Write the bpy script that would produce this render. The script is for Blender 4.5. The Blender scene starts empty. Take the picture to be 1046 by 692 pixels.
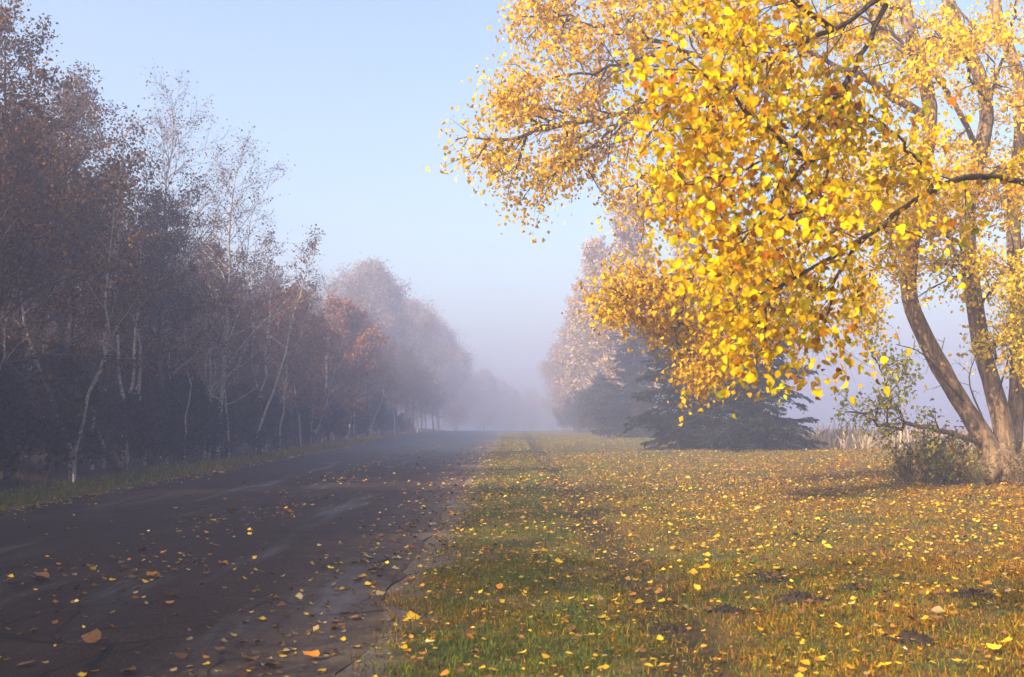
import bpy, math
import numpy as np
from mathutils import Vector

SC = bpy.context.scene
COL = SC.collection
CAM_Z = 1.2
FPX = 1100.0
PITCH = math.atan(78 / FPX)
rng = np.random.default_rng(7)

# ------------------------------------------------------------------ helpers
def at(px, py, D):
    a = (px - 523) / FPX
    b = (346 - py) / FPX
    dy = math.cos(PITCH) - b * math.sin(PITCH)
    dz = math.sin(PITCH) + b * math.cos(PITCH)
    s = D / dy
    return np.array([a * s, D, CAM_Z + dz * s])

def sm(x, a, b):
    t = np.clip((np.asarray(x, float) - a) / (b - a), 0, 1)
    return t * t * (3 - 2 * t)

def wob(x, y, s=1.0, k=0):
    """cheap smooth 2-D noise, about -1..1"""
    x = np.asarray(x, float) * s; y = np.asarray(y, float) * s
    return (np.sin(1.7 * x + 2.3 * y + k) + np.sin(-2.9 * x + 1.3 * y + 2.1 * k + 1)
            + np.sin(4.1 * x + 3.7 * y + 1.3 * k + 2) * .6 + np.sin(-5.3 * x + 6.1 * y + .7 * k) * .5
            + np.sin(9.7 * x - 8.3 * y + k) * .3) / 2.6

ROAD_R, ROAD_L = -0.80, -6.35

def gz(x, y):
    x = np.asarray(x, float); y = np.asarray(y, float)
    z = .16 * sm(x, 2.5, 9) * sm(y, 8, 16)
    z = z + .35 * sm(-x, 7.6, 11)
    z = z - .055 * np.exp(-((x - .92 - .05 * np.sin(y * .4)) / .17) ** 2) * sm(-y, -60, -45)
    z = z + .018 * wob(x, y, 1.3) * sm(x, -.6, .3) + .05 * wob(x, y, .6, 3) * sm(-x, 7, 8.5)
    d = np.clip(y - 44, 0, None)
    z = z - .0001 * np.minimum(d, 190) ** 2
    z = z + .10 * sm(x, -1.0, -.4) * 0 
    return z

def road_z(x, y):
    u = (np.asarray(x, float) - (ROAD_L + ROAD_R) / 2) / 2.75
    return gz(np.full_like(np.asarray(y, float), -3.), y) + .03 - .03 * u * u + .006 * wob(x, y, .9, 5)

def new_mesh(name, verts, faces_flat, sizes, mat, parent=None, col=None, smooth=False):
    me = bpy.data.meshes.new(name)
    nv = len(verts); nl = len(faces_flat); nf = len(sizes)
    me.vertices.add(nv); me.vertices.foreach_set('co', np.asarray(verts, np.float32).ravel())
    me.loops.add(nl); me.loops.foreach_set('vertex_index', np.asarray(faces_flat, np.int32).ravel())
    me.polygons.add(nf)
    sizes = np.asarray(sizes, np.int32)
    st = np.concatenate([[0], np.cumsum(sizes)[:-1]]).astype(np.int32)
    me.polygons.foreach_set('loop_start', st)
    try: me.polygons.foreach_set('loop_total', sizes)
    except Exception: pass
    if smooth: me.polygons.foreach_set('use_smooth', np.ones(nf, bool))
    me.update(calc_edges=True)
    if col is not None:
        a = me.color_attributes.new('col', 'FLOAT_COLOR', 'POINT')
        c4 = np.ones((nv, 4), np.float32); c4[:, :3] = col
        a.data.foreach_set('color', c4.ravel())
    me.materials.append(mat)
    o = bpy.data.objects.new(name, me); COL.objects.link(o)
    if parent is not None: o.parent = parent
    return o

def tag(o, label=None, cat=None, group=None, kind=None):
    if label: o['label'] = label
    if cat: o['category'] = cat
    if group: o['group'] = group
    if kind: o['kind'] = kind
    return o

def empty(name, loc, label, cat, group=None):
    o = bpy.data.objects.new(name, None); COL.objects.link(o)
    o.location = Vector([float(v) for v in loc]); o.empty_display_size = .3
    return tag(o, label, cat, group)

def copy_tree(o, parent=None):
    c = o.copy(); COL.objects.link(c); c.parent = parent
    for ch in list(o.children): copy_tree(ch, c)
    return c

# ------------------------------------------------------------------ materials
def nt(name):
    m = bpy.data.materials.new(name); m.use_nodes = True
    t = m.node_tree; t.nodes.clear()
    out = t.nodes.new('ShaderNodeOutputMaterial')
    return m, t, t.nodes, t.links, out

def leaf_mat(name, trans=.35, rough=.45, spec=.3, tcol=(1, 1, 1), spots=.55):
    m, t, N, L, out = nt(name)
    a = N.new('ShaderNodeAttribute'); a.attribute_name = 'col'
    p = N.new('ShaderNodeBsdfPrincipled'); p.inputs['Roughness'].default_value = rough
    p.inputs['Specular IOR Level'].default_value = spec
    tcn = N.new('ShaderNodeTexCoord'); nz = N.new('ShaderNodeTexNoise'); nz.inputs['Scale'].default_value = 55; nz.inputs['Detail'].default_value = 4
    L.new(tcn.outputs['Object'], nz.inputs['Vector'])
    rr = N.new('ShaderNodeValToRGB'); rr.color_ramp.elements[0].position = .34; rr.color_ramp.elements[0].color = (.42, .30, .25, 1)
    rr.color_ramp.elements[1].position = .50; rr.color_ramp.elements[1].color = (1, 1, 1, 1)
    L.new(nz.outputs['Fac'], rr.inputs[0])
    mz = N.new('ShaderNodeMix'); mz.data_type = 'RGBA'; mz.blend_type = 'MULTIPLY'; mz.inputs['Factor'].default_value = spots
    L.new(a.outputs['Color'], mz.inputs['A']); L.new(rr.outputs[0], mz.inputs['B'])
    base = mz.outputs['Result']
    L.new(base, p.inputs['Base Color'])
    tr = N.new('ShaderNodeBsdfTranslucent')
    mx = N.new('ShaderNodeMix'); mx.data_type = 'RGBA'; mx.blend_type = 'MULTIPLY'; mx.inputs['Factor'].default_value = 1
    L.new(base, mx.inputs['A']); mx.inputs['B'].default_value = (*tcol, 1)
    L.new(mx.outputs['Result'], tr.inputs['Color'])
    ms = N.new('ShaderNodeMixShader'); ms.inputs[0].default_value = trans
    L.new(p.outputs[0], ms.inputs[1]); L.new(tr.outputs[0], ms.inputs[2]); L.new(ms.outputs[0], out.inputs['Surface'])
    return m

def bark_mat(name, c0, c1, scale=6, bump=.5, zs=.25, lent=False):
    m, t, N, L, out = nt(name)
    tc = N.new('ShaderNodeTexCoord'); mp = N.new('ShaderNodeMapping'); mp.inputs['Scale'].default_value = (1, 1, zs)
    L.new(tc.outputs['Object'], mp.inputs[0])
    n = N.new('ShaderNodeTexNoise'); n.inputs['Scale'].default_value = scale; n.inputs['Detail'].default_value = 8
    n.inputs['Roughness'].default_value = .7
    L.new(mp.outputs[0], n.inputs[0])
    r = N.new('ShaderNodeValToRGB'); r.color_ramp.elements[0].position = .35; r.color_ramp.elements[1].position = .65
    r.color_ramp.elements[0].color = (*c0, 1); r.color_ramp.elements[1].color = (*c1, 1)
    L.new(n.outputs['Fac'], r.inputs[0])
    p = N.new('ShaderNodeBsdfPrincipled'); p.inputs['Roughness'].default_value = .85; p.inputs['Specular IOR Level'].default_value = .07
    L.new(r.outputs[0], p.inputs['Base Color'])
    b = N.new('ShaderNodeBump'); b.inputs['Strength'].default_value = bump; b.inputs['Distance'].default_value = .03
    L.new(n.outputs['Fac'], b.inputs['Height']); L.new(b.outputs[0], p.inputs['Normal'])
    L.new(p.outputs[0], out.inputs['Surface'])
    return m

M_yel = leaf_mat('golden_leaf', .45, .5, .05)
M_brown = leaf_mat('autumn_leaf', .20, .6, .05)
M_grass = leaf_mat('grass_blade', .25, .6, .06)
M_litter = leaf_mat('fallen_leaf', .10, .55, .12)
M_needle = leaf_mat('needles', .08, .6, .05)
M_poplar = bark_mat('poplar_bark', (.06, .036, .022), (.36, .235, .135), 16, 1.0, .16)
M_limb = bark_mat('branch_bark', (.045, .03, .022), (.13, .09, .06), 12, .5, .5)
M_dark = bark_mat('dark_bark', (.035, .028, .026), (.10, .08, .07), 14, .5, .3)
M_birch = bark_mat('birch_bark', (.09, .07, .06), (.46, .40, .36), 10, .3, 1.2)
M_twig = bark_mat('twig_bark', (.07, .05, .045), (.13, .095, .08), 10, .2, 1)

def noise(N, L, vec, scale, detail=6, rough=.6):
    n = N.new('ShaderNodeTexNoise'); n.inputs['Scale'].default_value = scale
    n.inputs['Detail'].default_value = detail; n.inputs['Roughness'].default_value = rough
    L.new(vec, n.inputs['Vector']); return n.outputs['Fac']

def ramp(N, L, fac, stops):
    r = N.new('ShaderNodeValToRGB'); e = r.color_ramp.elements
    while len(e) < len(stops): e.new(.5)
    for el, (p, c) in zip(e, stops):
        el.position = p; el.color = (*c, 1) if len(c) == 3 else c
    L.new(fac, r.inputs[0]); return r.outputs[0]

def mix(N, L, fac, a, b):
    m = N.new('ShaderNodeMix'); m.data_type = 'RGBA'
    if hasattr(fac, 'is_linked') or not isinstance(fac, (int, float)): L.new(fac, m.inputs['Factor'])
    else: m.inputs['Factor'].default_value = fac
    for s, v in (('A', a), ('B', b)):
        if isinstance(v, tuple): m.inputs[s].default_value = (*v, 1)
        else: L.new(v, m.inputs[s])
    return m.outputs['Result']

def math_(N, L, op, a, b=None, clamp=False):
    m = N.new('ShaderNodeMath'); m.operation = op; m.use_clamp = clamp
    for i, v in enumerate((a, b)):
        if v is None: continue
        if isinstance(v, (int, float)): m.inputs[i].default_value = v
        else: L.new(v, m.inputs[i])
    return m.outputs[0]

def maprange(N, L, v, a, b, lo=0., hi=1.):
    m = N.new('ShaderNodeMapRange'); m.interpolation_type = 'SMOOTHSTEP'
    L.new(v, m.inputs['Value'])
    for k, x in (('From Min', a), ('From Max', b), ('To Min', lo), ('To Max', hi)): m.inputs[k].default_value = x
    return m.outputs[0]

def ground_mat():
    m, t, N, L, out = nt('ground_soil')
    tc = N.new('ShaderNodeTexCoord'); P = tc.outputs['Object']
    sx = N.new('ShaderNodeSeparateXYZ'); L.new(P, sx.inputs[0]); X = sx.outputs['X']; Y = sx.outputs['Y']
    n1 = noise(N, L, P, 1.2); n2 = noise(N, L, P, 14, 8, .7); n3 = noise(N, L, P, 60, 4, .7)
    lawn = ramp(N, L, n2, [(.3, (.05, .032, .012)), (.5, (.13, .085, .022)), (.7, (.22, .13, .03))])
    green = ramp(N, L, n2, [(.3, (.03, .035, .010)), (.7, (.09, .10, .025))])
    c = mix(N, L, maprange(N, L, n1, .45, .62), lawn, green)
    # strip of gravel and dust along the asphalt
    e = math_(N, L, 'ADD', X, math_(N, L, 'MULTIPLY', math_(N, L, 'SUBTRACT', n1, .5), .7))
    gr = math_(N, L, 'MULTIPLY', maprange(N, L, e, -2.2, -1.2), maprange(N, L, e, -.42, -.70))
    gravel = ramp(N, L, n3, [(.3, (.075, .052, .038)), (.55, (.17, .125, .095)), (.75, (.30, .24, .19))])
    c = mix(N, L, gr, c, gravel)
    # damp bare wheel rut
    rut = math_(N, L, 'MULTIPLY', maprange(N, L, math_(N, L, 'ABSOLUTE', math_(N, L, 'SUBTRACT', X, .92)), .34, .10), .9)
    c = mix(N, L, rut, c, ramp(N, L, n2, [(.3, (.028, .020, .008)), (.7, (.08, .055, .018))]))
    # leaf mould under the wood
    wd = maprange(N, L, X, -6.9, -8.2)
    c = mix(N, L, wd, c, ramp(N, L, n2, [(.3, (.022, .014, .010)), (.7, (.085, .05, .028))]))
    # stubble field beyond
    fd = math_(N, L, 'MULTIPLY', maprange(N, L, Y, 34, 40), maprange(N, L, X, 7, 9))
    c = mix(N, L, fd, c, (.16, .105, .07))
    p = N.new('ShaderNodeBsdfPrincipled'); p.inputs['Roughness'].default_value = .9; p.inputs['Specular IOR Level'].default_value = .15
    L.new(c, p.inputs['Base Color'])
    b = N.new('ShaderNodeBump'); b.inputs['Strength'].default_value = .8; b.inputs['Distance'].default_value = .03
    L.new(math_(N, L, 'ADD', n2, math_(N, L, 'MULTIPLY', n3, .5)), b.inputs['Height']); L.new(b.outputs[0], p.inputs['Normal'])
    L.new(p.outputs[0], out.inputs['Surface']); return m

def road_mat():
    m, t, N, L, out = nt('worn_asphalt')
    tc = N.new('ShaderNodeTexCoord'); P = tc.outputs['Object']
    sx = N.new('ShaderNodeSeparateXYZ'); L.new(P, sx.inputs[0]); X = sx.outputs['X']; Y = sx.outputs['Y']
    n1 = noise(N, L, P, .55, 5, .6); n2 = noise(N, L, P, 5, 8, .7); n3 = noise(N, L, P, 120, 3, .6)
    st = N.new('ShaderNodeMapping'); st.inputs['Scale'].default_value = (1, .12, 1); L.new(P, st.inputs[0])
    ns = noise(N, L, st.outputs[0], 2.0, 5, .6)
    c = ramp(N, L, n3, [(.40, (.010, .005, .004)), (.52, (.029, .0165, .0115)), (.64, (.12, .078, .056))])
    c = mix(N, L, maprange(N, L, n1, .4, .65, 0, .6), c, ramp(N, L, n2, [(.35, (.022, .013, .009)), (.7, (.050, .030, .020))]))
    # dusty brown right edge
    ed = maprange(N, L, math_(N, L, 'ADD', X, math_(N, L, 'MULTIPLY', math_(N, L, 'SUBTRACT', n2, .5), 1.6)), -1.9, -.7)
    c = mix(N, L, math_(N, L, 'MULTIPLY', ed, .75), c, ramp(N, L, n3, [(.3, (.05, .033, .024)), (.75, (.17, .125, .095))]))
    # cracks
    wv = N.new('ShaderNodeMix'); wv.data_type = 'RGBA'; wv.blend_type = 'ADD'; wv.inputs['Factor'].default_value = .35
    nn = N.new('ShaderNodeTexNoise'); nn.inputs['Scale'].default_value = 1.3; nn.inputs['Detail'].default_value = 6; L.new(P, nn.inputs[0])
    L.new(P, wv.inputs['A']); L.new(nn.outputs['Color'], wv.inputs['B'])
    vo = N.new('ShaderNodeTexVoronoi'); vo.feature = 'DISTANCE_TO_EDGE'; vo.inputs['Scale'].default_value = .42
    L.new(wv.outputs['Result'], vo.inputs['Vector'])
    cr = maprange(N, L, vo.outputs['Distance'], .012, .003)
    cr = math_(N, L, 'MULTIPLY', cr, maprange(N, L, n1, .42, .55))
    v2 = N.new('ShaderNodeTexVoronoi'); v2.feature = 'DISTANCE_TO_EDGE'; v2.inputs['Scale'].default_value = 1.7
    L.new(wv.outputs['Result'], v2.inputs['Vector'])
    c2 = math_(N, L, 'MULTIPLY', maprange(N, L, v2.outputs['Distance'], .018, .004), maprange(N, L, n1, .47, .54))
    cr = math_(N, L, 'MAXIMUM', cr, math_(N, L, 'MULTIPLY', c2, .8))
    c = mix(N, L, math_(N, L, 'MULTIPLY', cr, .85), c, (.012, .010, .010))
    p = N.new('ShaderNodeBsdfPrincipled'); L.new(c, p.inputs['Base Color']); p.inputs['Specular IOR Level'].default_value = .25
    wet = math_(N, L, 'MAXIMUM', maprange(N, L, ns, .50, .80), math_(N, L, 'MULTIPLY', maprange(N, L, Y, 18, 42), .75))
    rg = math_(N, L, 'SUBTRACT', .74, math_(N, L, 'MULTIPLY', wet, .34))
    L.new(rg, p.inputs['Roughness'])
    L.new(math_(N, L, 'ADD', math_(N, L, 'MULTIPLY', wet, .32), .07), p.inputs['Specular IOR Level'])
    b = N.new('ShaderNodeBump'); b.inputs['Strength'].default_value = .8; b.inputs['Distance'].default_value = .012
    h = math_(N, L, 'SUBTRACT', math_(N, L, 'ADD', math_(N, L, 'MULTIPLY', n3, .6), math_(N, L, 'MULTIPLY', n2, .6)), math_(N, L, 'MULTIPLY', cr, 1.2))
    L.new(h, b.inputs['Height']); L.new(b.outputs[0], p.inputs['Normal'])
    L.new(p.outputs[0], out.inputs['Surface']); return m

def soil_mat():
    m, t, N, L, out = nt('dark_soil')
    tc = N.new('ShaderNodeTexCoord'); n = noise(N, L, tc.outputs['Object'], 25, 8, .7)
    c = ramp(N, L, n, [(.3, (.012, .007, .004)), (.7, (.07, .041, .022))])
    p = N.new('ShaderNodeBsdfPrincipled'); p.inputs['Roughness'].default_value = .95; L.new(c, p.inputs['Base Color'])
    b = N.new('ShaderNodeBump'); b.inputs['Strength'].default_value = 1; b.inputs['Distance'].default_value = .02
    L.new(n, b.inputs['Height']); L.new(b.outputs[0], p.inputs['Normal'])
    L.new(p.outputs[0], out.inputs['Surface']); return m

# ------------------------------------------------------------------ geometry: tubes and leaves
class Tubes:
    def __init__(s): s.g = {}
    def add(s, pts, rad, sides):
        s.g.setdefault((len(pts), sides), []).append((np.asarray(pts, float), np.asarray(rad, float)))
    def build(s, name, mat, parent, smooth=True):
        V = []; F = []; S = []; off = 0
        for (n, k), lst in s.g.items():
            P = np.stack([a for a, _ in lst]); R = np.stack([b for _, b in lst]); m = len(lst)
            T = np.gradient(P, axis=1); T /= np.linalg.norm(T, axis=2, keepdims=True) + 1e-9
            mean = T.mean(1); ref = np.where(np.abs(mean[:, 2:3]) > .7, np.array([[1., .13, 0]]), np.array([[.1, 0, 1.]]))
            U = np.cross(T, ref[:, None, :]); U /= np.linalg.norm(U, axis=2, keepdims=True) + 1e-9
            W = np.cross(T, U)
            ang = np.arange(k) * 2 * np.pi / k
            ring = P[:, :, None, :] + R[:, :, None, None] * (np.cos(ang)[None, None, :, None] * U[:, :, None, :] + np.sin(ang)[None, None, :, None] * W[:, :, None, :])
            V.append(ring.reshape(-1, 3))
            i = np.arange(m)[:, None, None] * n * k; j = np.arange(n - 1)[None, :, None] * k; q = np.arange(k)[None, None, :]; q2 = (q + 1) % k
            f = np.stack([i + j + q, i + j + q2, i + j + k + q2, i + j + k + q], -1).reshape(-1, 4) + off
            F.append(f.ravel()); S.append(np.full(len(f), 4))
            cap = (np.arange(m)[:, None] * n * k + (n - 1) * k + np.arange(k)[None, :]) + off
            F.append(cap.ravel()); S.append(np.full(m, k))
            off += m * n * k
        return new_mesh(name, np.concatenate(V), np.concatenate(F), np.concatenate(S), mat, parent, smooth=smooth)

QUAD = (np.array([[0, 0, 0], [.42, .45, .10], [0, 1, -.05], [-.42, .45, .10]]), [[0, 1, 2], [0, 2, 3]])
OVATE = (np.array([[0, 0, 0], [.30, .10, .05], [.46, .36, .10], [.30, .68, .08], [0, 1.02, -.06], [-.30, .68, .08], [-.46, .36, .10], [-.30, .10, .05], [0, .4, 0]]),
         [[0, 1, 2, 8], [8, 2, 3, 4], [0, 8, 6, 7], [8, 4, 5, 6]])

def leaf_arrays(pos, axis, nrm, size, tpl, curl=None, wid=None):
    tv, tf = tpl
    n = len(pos)
    if curl is None: curl = np.ones(n)
    if wid is None: wid = np.ones(n)
    axis = axis / (np.linalg.norm(axis, axis=1, keepdims=True) + 1e-9)
    side = np.cross(axis, nrm); side /= np.linalg.norm(side, axis=1, keepdims=True) + 1e-9
    up = np.cross(side, axis)
    V = (pos[:, None, :] + size[:, None, None] * (tv[None, :, 0:1] * wid[:, None, None] * side[:, None, :] + tv[None, :, 1:2] * axis[:, None, :] + tv[None, :, 2:3] * curl[:, None, None] * up[:, None, :]))
    k = len(tv)
    fl = np.concatenate([np.array(f) for f in tf]); sz = np.array([len(f) for f in tf])
    F = (np.arange(n)[:, None] * k + fl[None, :]).ravel()
    return V.reshape(-1, 3), F, np.tile(sz, n), k

def palette(r, n, cols, w, jit=.18):
    cols = np.array(cols); w = np.array(w, float); w /= w.sum()
    c = cols[r.choice(len(cols), n, p=w)]
    return c * np.exp(r.normal(0, jit, (n, 1))) * np.exp(r.normal(0, .06, (n, 3)))

def leaves(name, r, anchors, per, size, spread, cols, w, mat, parent, tpl=QUAD, hang=.6, colfn=None):
    A = np.repeat(np.asarray(anchors, float), per, axis=0)
    n = len(A)
    pos = A + r.normal(0, spread, (n, 3))
    ax = r.normal(0, 1, (n, 3)); ax[:, 2] -= hang * 1.5
    nr = r.normal(0, 1, (n, 3)); nr[:, 2] += .4
    sz = size * np.exp(np.clip(r.normal(0, .3, n), -.8, .42))
    V, F, S, k = leaf_arrays(pos, ax, nr, sz, tpl, r.normal(1.2, 1.6, n), r.uniform(.65, 1.1, n))
    c = palette(r, n, cols, w)
    if colfn is not None: c = colfn(pos, c)
    return new_mesh(name, V, F, S, mat, parent, np.repeat(c, k, axis=0))

def unit(v): return v / (np.linalg.norm(v) + 1e-9)

def curve_pts(ctrl, n):
    """Catmull-Rom through control points"""
    c = np.asarray(ctrl, float)
    c = np.vstack([2 * c[0] - c[1], c, 2 * c[-1] - c[-2]])
    m = len(c) - 3; out = []
    for u in np.linspace(0, m - 1e-6, n):
        i = int(u); t = u - i; p0, p1, p2, p3 = c[i:i + 4]
        out.append(.5 * ((2 * p1) + (-p0 + p2) * t + (2 * p0 - 5 * p1 + 4 * p2 - p3) * t * t + (-p0 + 3 * p1 - 3 * p2 + p3) * t ** 3))
    return np.array(out)

def limb(r, p, d, L, n, wander, trop):
    pts = [p]; d = unit(d)
    for _ in range(n - 1):
        d = unit(d + r.normal(0, wander, 3) + np.array([0, 0, trop]))
        pts.append(pts[-1] + d * L / (n - 1))
    return np.array(pts)

def side_dir(r, t, spread):
    v = r.normal(0, 1, 3); v = unit(v - t * np.dot(v, t))
    return unit(t * math.cos(spread) + v * math.sin(spread))

def sprays(r, pts, T, anchors, count, L1, L2, r1, n2, trop=-.05, t0=.15, flat=1.0, tips=True, ntip=6):
    """branchlets and twigs along a limb"""
    n = len(pts); tot = np.linalg.norm(pts[-1] - pts[0])
    for q in range(count):
        t = t0 + (1 - t0) * ((q + r.random()) / count)
        f = t * (n - 1); i = min(int(f), n - 2); p = pts[i] + (pts[i + 1] - pts[i]) * (f - i)
        tg = unit(pts[i + 1] - pts[i])
        d = side_dir(r, tg, r.uniform(.5, 1.1)); d[2] *= flat; d = unit(d)
        L = L1 * r.uniform(.5, 1.2) * (1.1 - .55 * t)
        b = limb(r, p, d, L, 5, .16, trop)
        T.add(b, np.linspace(r1, r1 * .35, 5), 4)
        for k in range(n2):
            u = (k + r.random()) / n2 * .85 + .15
            g = u * 4; j = min(int(g), 3); pp = b[j] + (b[j + 1] - b[j]) * (g - j)
            dd = side_dir(r, unit(b[j + 1] - b[j]), r.uniform(.4, 1.0))
            tw = limb(r, pp, dd, L2 * r.uniform(.5, 1.3), 3, .2, trop)
            T.add(tw, np.linspace(r1 * .35, r1 * .12, 3), 3)
            anchors.append(tw[1]); anchors.append(tw[2]); anchors.append((tw[1] + tw[2]) / 2)
        anchors.append(b[-1])

# ------------------------------------------------------------------ ground and road
def grid_mesh(name, xs, ys, zf, mat):
    X, Y = np.meshgrid(xs, ys); Z = zf(X, Y)
    V = np.stack([X, Y, Z], -1).reshape(-1, 3); nx = len(xs); ny = len(ys)
    i = np.arange(ny - 1)[:, None] * nx; j = np.arange(nx - 1)[None, :]
    F = np.stack([i + j, i + j + 1, i + j + nx + 1, i + j + nx], -1).reshape(-1, 4)
    return new_mesh(name, V, F.ravel(), np.full(len(F), 4), mat, smooth=True)

xs = np.concatenate([np.linspace(-230, -30, 21), np.arange(-28, -9, 1.), np.arange(-9, 4.01, .12), np.arange(4.5, 20, .5), np.linspace(22, 230, 22)])
ys = np.concatenate([np.linspace(-60, -5, 12), np.arange(-4, 26, .25), np.arange(26, 70, 1.), np.linspace(72, 230, 24)])
def ground_z(X, Y):
    z = gz(X, Y)
    return z - .07 * sm(X, ROAD_L - .02, ROAD_L + .25) * sm(-X, -ROAD_R - .02, -ROAD_R + .30)
tag(grid_mesh('ground', xs, ys, ground_z, ground_mat()), kind='structure')

ryt = np.concatenate([np.linspace(-60, -4, 20), np.arange(-3.7, 26, .22), np.arange(26, 70, 1.), np.linspace(72, 225, 22)])
u = np.linspace(0, 1, 41)
eL = ROAD_L + .07 * wob(ryt * 0, ryt, 1.1, 1) ; eR = ROAD_R + .10 * wob(ryt * 0 + 4, ryt, .9, 2) + .04 * wob(ryt * 0, ryt, 4, 3)
RX = eL[:, None] + (eR - eL)[:, None] * u[None, :]; RY = np.repeat(ryt[:, None], 41, 1)
RZ = road_z(RX, RY)
V = np.stack([RX, RY, RZ], -1).reshape(-1, 3)
i = np.arange(len(ryt) - 1)[:, None] * 41; j = np.arange(40)[None, :]
F = np.stack([i + j, i + j + 1, i + j + 42, i + j + 41], -1).reshape(-1, 4)
V2 = []; F2 = [F]
nb = len(V)
for jj in (0, 40):      # edge skirts so the asphalt has thickness
    e = V.reshape(len(ryt), 41, 3)[:, jj].copy(); e[:, 2] -= .09; V2.append(e)
    a = np.arange(len(ryt) - 1); f = np.stack([a * 41 + jj, (a + 1) * 41 + jj, nb + a + 1, nb + a], -1)
    F2.append(f); nb += len(ryt)
V = np.vstack([V] + V2); F = np.vstack(F2)
tag(new_mesh('road', V, F.ravel(), np.full(len(F), 4), road_mat(), smooth=True), kind='structure')

# ------------------------------------------------------------------ grass (stuff)
def grass(seed, n, x0, x1, y0, y1, h, w, bias=1.0):
    r = np.random.default_rng(seed)
    y = y0 + (y1 - y0) * r.random(n) ** bias
    if x0 is None:   # wedge: widens with distance
        lo = np.full(n, -.62); hi = .56 * y + 1.0
        x = lo + (hi - lo) * r.random(n)
    else: x = x0 + (x1 - x0) * r.random(n)
    return x, y, r

GV = []; GF = []; GS = []; GC = []; goff = [0]
def add_blades(x, y, r, h, w, seg2=True):
    # thin out: rut, bare soil, gravel edge
    right = x > -3
    keep = np.ones(len(x))
    keep *= np.where(right, 1 - .78 * np.exp(-((x - .92 - .05 * np.sin(y * .4)) / .40) ** 2) * (.85 + .15 * wob(x, y, 2)), 1)
    keep *= np.where(right, sm(x + .22 * wob(x, y, 2.2) + .1 * wob(x, y, 7), -.85, -.35) * .93 + .07 * sm(x, -.85, -.7), 1)
    keep *= .68 + .5 * wob(x, y, 1.6, 4)
    k = r.random(len(x)) < keep
    x, y = x[k], y[k]; n = len(x)
    z = ground_z(x, y) - .005
    g = wob(x, y, .55, 2) * .5 + wob(x, y, 2.5, 6) * .5      # green/straw patches
    green = np.clip(.44 + .5 * g + .42 * np.exp(-((x + .1) / .7) ** 2) + .25 * sm(y, 10, 20) * sm(-x, -3.5, -1.5) + .25 * np.exp(-((x - .45) / .2) ** 2) - .09 * np.clip(x - 1.5, 0, 5), 0.04, .95)
    green = np.where(x < -3, .7, green)
    far = sm(y, 22, 34); green = green * (1 - far) + far * np.clip(.6 + .4 * wob(x, y, .3, 9), .1, 1)
    isg = r.random(n) < green
    cg = palette(r, n, [(.12, .16, .018), (.17, .19, .022), (.07, .105, .016)], [3, 2, 2], .25)
    cb = palette(r, n, [(.41, .20, .005), (.33, .13, .004), (.45, .27, .010), (.13, .055, .006)], [3, 3, 2, 1.5], .25)
    c = np.where(isg[:, None], cg, cb)
    hh = h * np.exp(r.normal(0, .35, n)) * (1 + .35 * wob(x, y, 3, 1)); ww = w * np.exp(r.normal(0, .25, n))
    az = r.random(n) * 2 * np.pi; lean = np.abs(r.normal(.5, .4, n)) * np.where(isg, .9, 1.4)
    dx = np.cos(az); dy = np.sin(az)
    az2 = r.random(n) * np.pi; sx_ = np.cos(az2); sy_ = np.sin(az2)
    B = np.stack([x, y, z], 1); sd = np.stack([sx_, sy_, 0 * x], 1) * (ww / 2)[:, None]
    mid = B + np.stack([dx * lean * .35, dy * lean * .35, .6 + 0 * x], 1) * hh[:, None]
    tip = B + np.stack([dx * lean, dy * lean, np.clip(1.05 - .5 * lean, .15, 1)], 1) * hh[:, None]
    if seg2:
        V = np.stack([B - sd, B + sd, mid + sd * .75, mid - sd * .75, tip], 1).reshape(-1, 3); kk = 5
        f = (np.arange(n)[:, None] * 5 + np.array([0, 1, 2, 3, 3, 2, 4])[None]).ravel(); s = np.tile([4, 3], n)
    else:
        V = np.stack([B - sd, B + sd, tip], 1).reshape(-1, 3); kk = 3
        f = np.arange(n * 3); s = np.full(n, 3)
    GV.append(V); GF.append(f + goff[0]); GS.append(s); GC.append(np.repeat(c, kk, 0)); goff[0] += len(V)

for (sd, n, a, b, h, w, s2) in ((1, 250000, 3.2, 9, .029, .0045, True), (2, 150000, 9, 17, .034, .008, False), (3, 70000, 17, 32, .045, .02, False), (4, 40000, 32, 62, .06, .04, False)):
    r = np.random.default_rng(sd)
    y = np.sqrt(a * a + (b * b - a * a) * r.random(n)); lo = -.85; hi = .55 * y + 1.2
    x = lo + (hi - lo) * r.random(n)
    add_blades(x, y, r, h, w, s2)
r = np.random.default_rng(9)   # left verge
y = 9 + 50 * r.random(26000) ** 1.4; x = -6.42 - 1.5 * r.random(26000)
add_blades(x, y, r, .10, .014, False)
g = new_mesh('grass', np.concatenate(GV), np.concatenate(GF), np.concatenate(GS), M_grass, None, np.concatenate(GC))
tag(g, 'short straw gold and green autumn grass of lawn and verge', 'grass', kind='stuff')

# ------------------------------------------------------------------ fallen leaves
LEAFCOL = {'bright yellow': (.66, .39, .015), 'orange': (.52, .20, .02), 'brown': (.17, .08, .03), 'pale straw': (.44, .31, .12)}
def leaf_tpl(curl, lob):
    tv = OVATE[0].copy(); tv[:, 2] = curl * (tv[:, 0] ** 2 * 1.6 + (tv[:, 1] - .5) ** 2 * .7) + lob * tv[:, 0] * .35
    st = np.array([[-.02, 0, .0], [.02, 0, .0], [.035, -.30, .05], [.005, -.30, .05]])
    st[:, 2] += tv[0, 2]
    return np.vstack([tv, st]), [[0, 1, 2, 8], [8, 2, 3, 4], [0, 8, 6, 7], [8, 4, 5, 6], [9, 10, 11, 12]]

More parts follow.
